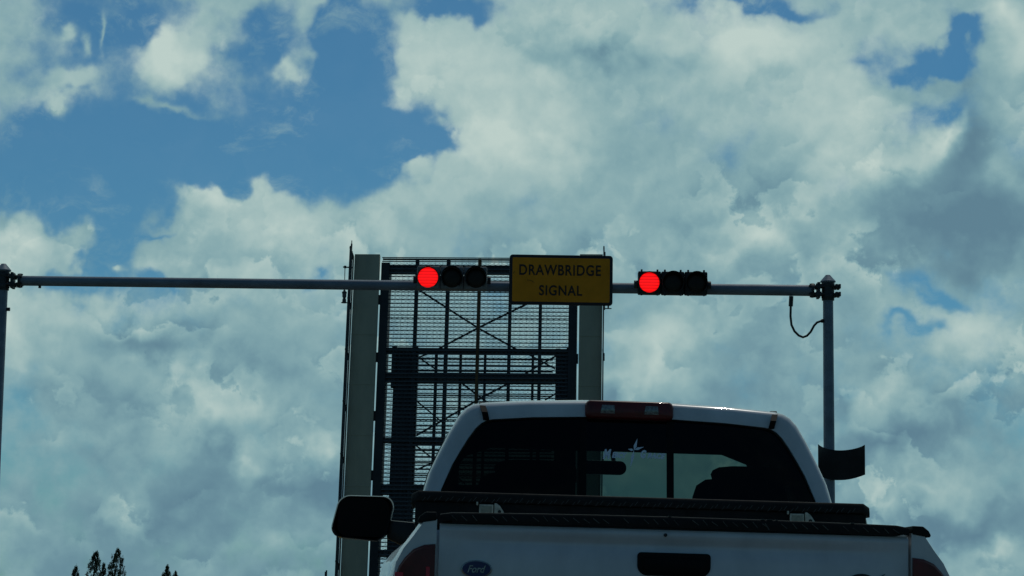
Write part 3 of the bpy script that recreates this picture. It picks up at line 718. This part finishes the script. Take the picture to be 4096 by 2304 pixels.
# bed sides
def flare(y): return .056*math.exp(-((y-.95)/.45)**2)
bprof = [(.842,.62),(.95,.60),(.975,.75),(.985,.95),(1.008,1.10),(1.006,1.20),(.995,1.262),(.970,1.312),(.940,1.352),(.915,1.388),(.902,1.408),(.893,1.416),(.842,1.416)]
for sgn in (-1,1):
    rings = []
    for y in (.0,.006,.018,.04,.08,.16,.3,.45,.6,.75,.9,1.05,1.2,1.35,1.6,1.9):
        ins = .014*max(0,1-y/.08)**2
        rings.append([(sgn*(x-(ins if x>.86 else 0)+(flare(y) if (x>.93 and z<1.28) else flare(y)*.75 if x>.96 else flare(y)*.45 if x>.91 else flare(y)*.2 if x>.9 else 0)), y, z) for x,z in bprof])
    bs = MB().loft(rings, caps=(True,True)).build('bed_side', M['paint'], tk, smooth=True, angle=50)
    # rail cap
    cprof = [(.838,1.412),(.902,1.402),(.906,1.410),(.898,1.425),(.878,1.441),(.838,1.442)]
    rings = [[(sgn*(x+.006), y, z) for x,z in cprof] for y in (-.004,.02,.5,1.0,1.5,1.95)]
    MB().loft(rings, caps=(True,True)).build('rail_cap', M['tread'], tk, bevel=.004)
    # tail lamp wrapping the corner
    lo_ = [(.845,1.330),(.885,1.326),(.922,1.310),(.952,1.280),(.973,1.250),(.984,1.215),(.990,1.16),(.990,1.05),(.984,.95),(.965,.90),(.845,.895)]
    rings = []
    for (y, sc_) in ((-.020,.90),(-.019,.955),(-.012,.985),(.0,1.0),(.04,1.012),(.12,1.022),(.20,1.020),(.24,1.0)):
        rings.append([(sgn*(.845+(x-.845)*(sc_ if sc_<1 else 1)+(sc_-1 if (sc_>1 and x>.9) else 0)), y+.012*max(0,(x-.90)/.09)**2, 1.1+(z-1.1)*min(sc_,1)) for x,z in lo_])
    tl = MB().loft(rings, caps=(True,True)).build('tail_lamp', M['lamp_red'], tk, smooth=True)
    MB().box((sgn*.955,-.017,.96),(sgn*.985,.02,1.228)).build('reflector', M['lamp_bright'], tl, bevel=.003)
    MB().box((sgn*.876,-.0,.96),(sgn*.862,-.0212,1.25)).build('reflector', M['lamp_bright'], tl, bevel=.003)
    # wheels
    for wy in (.95, 4.95):
        wh = empty('wheel', (sgn*.86, wy, .39)); wh.parent = tk
        t_ = MB().tube([(-.13,0,0),(-.12,0,0),(-.10,0,0),(.10,0,0),(.12,0,0),(.13,0,0)], [.30,.37,.39,.39,.37,.30], 32)
        t_.build('tyre', M['rubber'], wh, smooth=True); MB().tube([(-.11,0,0),(.135,0,0)] if sgn>0 else [(-.135,0,0),(.11,0,0)], [.225,.225], 24).build('rim', M['chrome'], wh, smooth=True)
MB().box((-.80,.06,.70),(.80,1.92,.76)).box((-.80,1.88,.76),(.80,1.93,1.36)).build('bed_floor', M['trim'], tk)
bp_ = MB().box((-.96,-.16,.50),(.96,.02,.70)); bp_.build('rear_bumper', M['chrome'], tk, bevel=.02)
MB().box((-.155,-.168,.53),(.155,-.163,.68)).build('licence_plate', M['white_mark'], tk)
# toolbox
tbx = empty('toolbox'); tk_center = 0.0
TBY = 1.22
tbx.parent = None
tag(tbx, 'black tread plate toolbox across the truck bed behind the cab window', 'toolbox')
tbx.location = tk.location; tbx.rotation_euler = tk.rotation_euler
XL, XR = -.946, .932
def lidprof(): return [(TBY-.012,1.532),(TBY-.012,1.552),(TBY-.003,1.573),(TBY+.50,1.580),(TBY+.545,1.548),(TBY+.545,1.532)]
rings = []
for (x, ins) in ((XL,.016),(XL+.028,0.0),(XR-.028,0.0),(XR,.016)):
    rings.append([(x, y+(ins if y<TBY+.2 else -ins), z-(ins if z>1.5 else 0)) for y,z in lidprof()])
MB().loft(rings, caps=(True,True)).build('lid', M['tread'], tbx, bevel=.004)
MB().box((XL+.016,TBY,1.432),(XR-.016,TBY+.53,1.530)).box((-.78,TBY+.01,1.05),(.78,TBY+.50,1.431)).build('box_body', M['tread'], tbx, bevel=.004)
tt_ = MB(); 
for row in range(2):
    x = XL+.05+row*.02
    while x < XR-.05:
        z0 = 1.541+row*.007-.003; sgx = 1 if True else -1
        tt_.bar((x-.006,TBY-.0126,z0-.008),(x+.006,TBY-.0126,z0+.008), .0018,.0018,(0,1,0)); x += .047
tt_.build('tread_pattern', mat('dull_tread_edges',(.10,.10,.10),.4,.6), tbx)
for xc in (-.630, .640):
    lt = MB().box((xc-.052,TBY-.018,1.520),(xc-.044,TBY-.004,1.534)).box((xc-.040,TBY-.016,1.479),(xc+.018,TBY-.004,1.524))
    lt.prism([(xc+.022,1.480),(xc+.060,1.480),(xc+.060,1.497),(xc+.044,1.520),(xc+.030,1.530),(xc+.022,1.530)], TBY-.020, TBY-.004)
    la = lt.build('latch', M['latch'], tbx, bevel=.002)
    MB().box((xc-.034,TBY-.0175,1.485),(xc+.012,TBY-.0155,1.518)).build('latch_paddle', mat('dull_latch_face',(.45,.43,.33),.5,.1,var=.3,vscale=60), la)
    MB().tube([(xc+.043,TBY-.0225,1.496),(xc+.043,TBY-.019,1.496)], .007, 12).build('key_lock', M['trim'], la)

# cab shell -------------------------------------------------
CABK = 1.024
half_out = [(.0,.55),(.90,.55),(.91,.75),(.922,1.0),(.925,1.2),(.918,1.40),(.908,1.50),(.896,1.59),(.870,1.69),(.828,1.79),(.786,1.88),(.745,1.95),(.715,1.985),(.685,2.003),(.645,2.012),(.45,2.027),(.2,2.037),(.0,2.04)]
half_gl = [(.0,1.50),(.50,1.50),(.80,1.50),(.828,1.51),(.832,1.53),(.822,1.58),(.808,1.625),(.790,1.668),(.765,1.73),(.733,1.79),(.700,1.848),(.668,1.895),(.645,1.918),(.622,1.932),(.595,1.938),(.42,1.953),(.2,1.962),(.0,1.965)]
def full(h): return [(x,z) for x,z in h] + [(-x,z) for x,z in reversed(h[1:-1])]
half_out = [(x*CABK, z+(.006 if z>1.9 else 0)) for x,z in half_out]; half_gl = [(x*CABK, z) for x,z in half_gl]
CXO = .008
def lerp_l(a,b,t): return [(p[0]*(1-t)+q[0]*t, p[1]*(1-t)+q[1]*t) for p,q in zip(a,b)]
OUT = full(half_out); GLS = full(half_gl)
CY0 = 1.96
def yrear(z): return CY0 + max(0,z-1.45)*.20
def yfront(z): return (4.30 - max(0,z-1.25)*1.42)
def cabring(loop, t, inset=0, scale=1.0):
    r_ = []
    for x,z in loop:
        x2 = x*scale; z2 = 1.3+(z-1.3)*scale
        # front of cab is a bit wider at the shoulder, roof crown in side view
        crown = .022*sin(pi*min(1,max(0,t)))*max(0,(z-1.9)/.14)
        yr, yf = yrear(z), yfront(z)
        r_.append((x2+CXO, yr+(yf-yr)*t+inset, z2+crown))
    return r_
def shell(scale, mats, name, parent, oy=0):
    s = MB()
    mid = lerp_l(OUT, GLS, .12); mid2 = lerp_l(OUT, GLS, .30); gl2 = lerp_l(OUT, GLS, .96)
    rings = [cabring(GLS,0,.034+oy,scale),cabring(gl2,0,.010+oy,scale),cabring(mid2,0,.004+oy,scale),cabring(mid,0,.014+oy,scale),cabring(lerp_l(OUT,GLS,.03),0,.035+oy,scale),cabring(OUT,0,.075+oy,scale)]
    for t in (.10,.25,.5,.75,.9): rings.append(cabring(OUT,t,0,scale))
    FG = lerp_l(OUT, GLS, .75)
    rings += [cabring(OUT,1,-.06-oy,scale), cabring(mid,1,-.01-oy,scale), cabring(FG,1,-.012-oy,scale)]
    s.loft(rings)
    return s.build(name, mats, parent, smooth=True, angle=60)
cab = shell(1.0, M['paint'], 'cab', tk)
shell(.975, M['dark_int'], 'headliner', cab, .03)
# rear window: fixed panes and slider frame
def pane(loop, t, inset, name, m_, parent, scale=1.0):
    vs = cabring(loop, t, inset, scale); n = len(vs); s = MB(); s.v = vs; s.f = [tuple(range(n))]; s.mi = [0]
    return s.build(name, m_, parent)
rw = empty('rear_window'); rw.parent = tk
def pane_part(x0, x1, name, m_):     # the glass between two upright lines
    pts = [p for p in cabring(GLS, 0, .030, .998)]
    def clip(ps, xc, keep_gt):
        out = []
        for a, b in zip(ps, ps[1:]+ps[:1]):
            ina = (a[0] >= xc) == keep_gt; inb = (b[0] >= xc) == keep_gt
            if ina: out.append(a)
            if ina != inb:
                t = (xc-a[0])/(b[0]-a[0]); out.append(tuple(a[i]+(b[i]-a[i])*t for i in range(3)))
        return out
    pts = clip(clip(pts, x0, True), x1, False)
    s_ = MB(); s_.v = pts; s_.f = [tuple(range(len(pts)))]; s_.mi = [0]; return s_.build(name, m_, rw)
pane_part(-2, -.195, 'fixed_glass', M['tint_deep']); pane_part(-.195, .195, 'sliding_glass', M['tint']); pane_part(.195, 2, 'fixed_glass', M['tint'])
def ry(z, d=0): return yrear(z)+d
fr = MB()
for xx in (-.195,.195):
    fr.add([(xx-.015,ry(1.5,.020),1.5),(xx+.015,ry(1.5,.020),1.5),(xx+.015,ry(1.955,.020),1.955),(xx-.015,ry(1.955,.020),1.955),
            (xx-.015,ry(1.5,.045),1.5),(xx+.015,ry(1.5,.045),1.5),(xx+.015,ry(1.955,.045),1.955),(xx-.015,ry(1.955,.045),1.955)],
           [(0,1,2,3),(4,7,6,5),(0,4,5,1),(1,5,6,2),(2,6,7,3),(3,7,4,0)])
fr.split('slider_frame', M['mirror_dark'], rw)
# gasket around the glass
gk = MB(); gin = lerp_l(OUT,GLS,1.05); gk.loft([cabring(lerp_l(OUT,GLS,.985),0,.018),cabring(gin,0,.022)]); gk.build('gasket', M['trim'], rw)
pane(lerp_l(OUT,GLS,.76), 1, -.02, 'windshield', M['windshield'], tk)
# roof mouldings
for sgn in (-1,1):
    mo = []
    for (x,z,y) in ((.625,1.935,.010),(.632,1.965,-.002),(.642,1.995,.020),(.645,2.016,.07),(.645,2.024,.3),(.645,2.034,.9)):
        mo.append((sgn*x*CABK+CXO, yrear(min(z,2.0))+y-.004, z))
    MB().loft([[(p[0]-.013,p[1],p[2]),(p[0]+.013,p[1],p[2]),(p[0]+.013,p[1]-.008,p[2]+.006),(p[0]-.013,p[1]-.008,p[2]+.006)] for p in mo], caps=(True,True)).build('roof_moulding', M['mirror_dark'], tk)
# high brake lamp
bl = empty('high_brake_lamp', (CXO,0,0)); bl.parent = tk
o_ = []
w_, h_ = .396, .074; zc = 1.998
outl = rrect(w_, h_, .024)
ylb = yrear(2.0)
rings = []
for (yy, s_, sz) in ((.10,1.02,1.1),(.03,1.0,1.0),(-.004,1.0,1.0),(-.014,.975,.90),(-.018,.94,.80)):
    rings.append([(x*s_, ylb+yy, zc+z*sz+(.010 if z>0 else -.0)*1 - .006*(x/.2)**2) for x,z in outl])
MB().loft(rings, caps=(True,True)).build('lens_housing', M['lamp_red'], bl, smooth=True, angle=50)
for xc in (-.098,.098):
    MB().prism([(xc-.033,zc-.017),(xc+.033,zc-.017),(xc+.030,zc+.022),(xc-.026,zc+.022)], ylb-.0205, ylb-.012).build('cargo_light', M['clear'], bl, bevel=.002)
# window sticker
st = empty('window_sticker'); st.parent = rw
def gz(px, py): # pixel -> local x, z on the rear glass
    q = P(px,py,TY+2.05); lx = q.x-tc_.x+.018+.035*2.05; lz_ = q.z + TILT*lx; return lx, lz_
def stick(txt, px, py, wpx, hpx):
    x,z = gz(px,py); text_mesh('sticker_text', txt, .05, M['sticker'], st, (x, ry(z,.024), z), width=wpx/905, height=hpx*1.25/905, shear=.3, offset=.0030, extrude=.0002, rot=(R(90)-.197*1.0+.0, .012, 0))
stick('M', 2404, 1816, 34, 34); stick('ERCY', 2454, 1820, 62, 20); stick('G', 2550, 1816, 24, 28); stick('RACE', 2602, 1823, 74, 19)
cr = MB()
def kite(p0, p1, w):
    a = Vector(gz(*p0)); b = Vector(gz(*p1)); d = (b-a).normalized(); nrm = Vector((-d.y,d.x)); m_ = a + (b-a)*.35
    q = [a, m_+nrm*w, b, m_-nrm*w]; cr.add([(v.x, ry(v.y,.0238), v.y) for v in q], [(0,1,2,3)])
kite((2512,1800),(2526,1752),.007); kite((2512,1800),(2497,1872),.007); kite((2513,1798),(2553,1786),.006); kite((2511,1800),(2487,1795),.006)
cr.build('sticker_cross', M['sticker'], st)
# interior: seats, mirror, dash
def seat(xc, head=True):
    s = empty('seat', (xc, 2.95, 0)); s.parent = tk
    rings = []
    for (z, w, d) in ((1.00,.26,.10),(1.30,.28,.10),(1.55,.28,.085),(1.66,.27,.075),(1.715,.25,.065),(1.745,.20,.05),(1.755,.10,.03)):
        rings.append([(w*cos(a)*(abs(cos(a))**-.35 if abs(cos(a))>.05 else 1)*.86, d*sin(a)+(z-1.0)*-.10, z) for a in [2*pi*i/24+.01 for i in range(24)]])
    MB().loft(rings, caps=(True,True)).build('backrest', M['dark_int'], s, smooth=True)
    rings = []
    for (z, w, d) in ((1.72,.15,.035),(1.735,.19,.05),(1.77,.20,.055),(1.79,.19,.05),(1.805,.16,.035),(1.812,.10,.015)):
        rings.append([(w*cos(a)+.05, d*sin(a)-.10, z-.0) for a in [2*pi*i/20 for i in range(20)]])
    MB().loft(rings, caps=(True,True)).build('headrest', M['dark_int'], s, smooth=True)
    MB().box((-.26,-.05,.75),(.26,.5,1.02)).build('cushion', M['dark_int'], s, bevel=.04)
seat(.625); seat(-.42)
dm = MB().box((-.88,3.75,.9),(.88,4.15,1.36)); dm.build('dashboard', M['dark_int'], tk, bevel=.04)
im = empty('interior_mirror'); im.parent = tk
MB().prism([(x+.0,z+1.822) for x,z in rrect(.235,.070,.033)], 3.42, 3.46).build('mirror_body', M['trim'], im, bevel=.006)
MB().tube([(.055,3.45,1.85),(.045,3.50,1.93)], .012, 8).build('mirror_stem', M['trim'], im)
hd = [(-.82,1.30),(-.79,1.80),(-.68,2.0),(.68,2.0),(.79,1.80),(.82,1.30),(.752,1.30),(.735,1.835),(.58,1.892),(-.58,1.892),(-.735,1.835),(-.752,1.30)]
hm = MB()
for qd in ((0,1,10,11),(1,2,9,10),(2,3,8,9),(3,4,7,8),(4,5,6,7)):
    pts = [hd[i] for i in qd]; hm.prism(pts, 3.22, 3.26)
hm.build('windshield_header', M['dark_int'], tk)
sw = MB(); ring = [(-.42+.19*cos(2*pi*i/28), 3.62-.06*sin(2*pi*i/28), 1.36+.17*sin(2*pi*i/28)) for i in range(29)]
sw.tube(ring, .014, 8, cap=False); sw.bar((-.6,3.62,1.36),(-.24,3.62,1.36),.04,.03); sw.build('steering_wheel', M['trim'], tk, smooth=True)
# side windows and doors
for sgn in (-1,1):
    idx = [5,6,7,8,9,10]
    rows = []
    for t in (.05,.2,.4,.6,.8,.90):
        row = []
        for x,z in [half_out[i] for i in (6,7,8,9,10)]:
            yr, yf = yrear(z), yfront(z); row.append((sgn*(x+.004), yr+(yf-yr)*t+ (0 if t<.8 else -.05), z))
        row = [(p[0]+CXO, p[1], p[2]) for p in row]; rows.append(row)
    MB().loft(rows, closed=False).build('side_window', M['sideglass'], tk, smooth=True)
    MB().box((sgn*.93,3.2,1.18),(sgn*.975,3.4,1.21)).build('door_handle', M['trim'], tk, bevel=.005)
    # door mirror
    dmr = empty('door_mirror'); dmr.parent = tk
    yM = 3.62
    xc, zc2, w2, h2 = sgn*1.222+.014, 1.542, .292, .218
    rings = []
    for (yy, s_) in ((-.045,.90),(-.055,.96),(-.045,1.0),(.0,1.0),(.06,.96),(.12,.80),(.15,.5)):
        rg_ = []
        for x,z in rrect(w2,h2,.062,7):
            skew = 0.012*(-(z)/.1)*sgn
            rg_.append((xc+x*s_+skew+( (.010*sgn) if z<0 else 0), yM+yy, zc2+z*s_ - (.012 if x*sgn<0 and z<0 else 0)))
        rings.append(rg_)
    MB().loft(rings, caps=(False,True)).build('mirror_shell', M['gloss_black'], dmr, smooth=True, angle=60)
    MB().prism([(xc+x*.90,zc2+z*.90-.002) for x,z in rrect(w2,h2,.058,6)], yM-.046, yM-.040).build('mirror_glass', M['mirror_dark'], dmr)
    MB().prism([(xc+.12,zc2-.010),(-.90,zc2-.022),(-.90,zc2-.185),(xc+.12,zc2-.105)] if sgn<0 else [(xc-.12,zc2-.105),(.90,zc2-.185),(.90,zc2-.022),(xc-.12,zc2-.010)], yM-.02, yM+.06).build('mirror_arm', M['trim'], dmr, bevel=.01)
# hood and front
hp = [(.0,.55),(.90,.55),(.95,.8),(.96,1.05),(.93,1.18),(.80,1.27),(.5,1.30),(0,1.31)]
rings = [[(x*(1 if y<5.3 else .96), y, (z if z<1 else z-(.04*max(0,(y-4.2))**1.5))) for x,z in full(hp)] for y in (4.20,4.6,5.0,5.4,5.62,5.70)]
MB().loft(rings, caps=(True,True)).build('hood', M['paint'], tk, smooth=True, angle=50)
MB().box((-.97,5.66,.45),(.97,5.86,.72)).build('front_bumper', M['chrome'], tk, bevel=.03)

# ------------------------------------------------------------------ trees on the far left bank
def tree(px, py_top, wpx, Y, label, lean=0, seed=1):
    rnd = random.Random(seed)
    q = P(px, py_top, Y); H = q.z; k_ = Y/FPX; wd = wpx*k_/2
    t = empty('pine_tree', (q.x, Y, 0)); tag(t, label, 'tree', 'feathery pines on the far bank')
    MB().tube([(0,0,0),(lean*.3,0,H*.5),(lean*.9,0,H*.92)], [.16,.10,.02], 8).tube([(lean*.2,0,H*.4),(lean*.2-wd*.5,.1,H*.7)],[.05,.015],6).tube([(lean*.3,0,H*.5),(lean*.3+wd*.5,-.1,H*.8)],[.05,.015],6).build('trunk', M['bark'], t, smooth=True)
    c = MB()
    nb = int(135*H/7)
    for i in range(nb):
        f = rnd.random()**.75; z = H*(.22+.78*f)
        rr = wd*1.9*(1-f)**.62*(.55+.45*rnd.random())+.05
        a = rnd.random()*2*pi; bx, by = lean*f+rr*cos(a)*rnd.random()**.5, rr*sin(a)*rnd.random()**.5
        if rnd.random() < .06: continue
        for j in range(26):
            L_ = rnd.uniform(.16,.36)*(1.0-.4*f); d_ = Vector((rnd.uniform(-.5,.5)+.25*cos(a), rnd.uniform(-.5,.5)+.25*sin(a), rnd.uniform(.2,1.0))).normalized()
            p = Vector((bx+rnd.gauss(0,.13)*(1.15-f), by+rnd.gauss(0,.13)*(1.15-f), z+rnd.gauss(0,.16)))
            s_ = d_.cross(Vector((rnd.random()-.5,rnd.random()-.5,rnd.random()-.5))).normalized()*rnd.uniform(.025,.065)
            e_ = p+d_*L_
            if e_.z > H: e_.z = H
            c.add([p-s_, p+s_, e_], [(0,1,2)])
    c.build('crown', M['leaf'], t)
tree(300, 2268, 30, 300, 'small pine top poking up leftmost of the far tree tops', .1, 3)
tree(374, 2208, 60, 290, 'tall feathery pine with a ragged point, left of the tallest pine', .35, 4)
tree(410, 2256, 30, 296, 'short pine tip wedged between the two tallest pines', .2, 5)
tree(458, 2200, 66, 285, 'tallest and fullest feathery pine at the lower left edge', .45, 6)
tree(661, 2264, 34, 305, 'slim leaning pine tip standing apart, right of the tall pine pair', .3, 7)
tree(699, 2288, 26, 310, 'lowest pine tip, right of the slim leaning one', .1, 8)
q = P(1306, 2281, 160); po = empty('post', (q.x, 160, 0)); tag(po, 'thin grey post beyond the bridge left of its walk', 'post')
MB().tube([(0,0,0),(0,0,q.z)], .055, 8).build('shaft', M['steel_dark'], po); MB().box((-.12,-.06,q.z-.55),(-.04,.06,q.z-.10)).build('lamp_box', M['steel_dark'], po)
print('TOP', TOP, 'TW', TW, 'walk', SLo, SLi, SRi, SRo, 'tk', tc_)
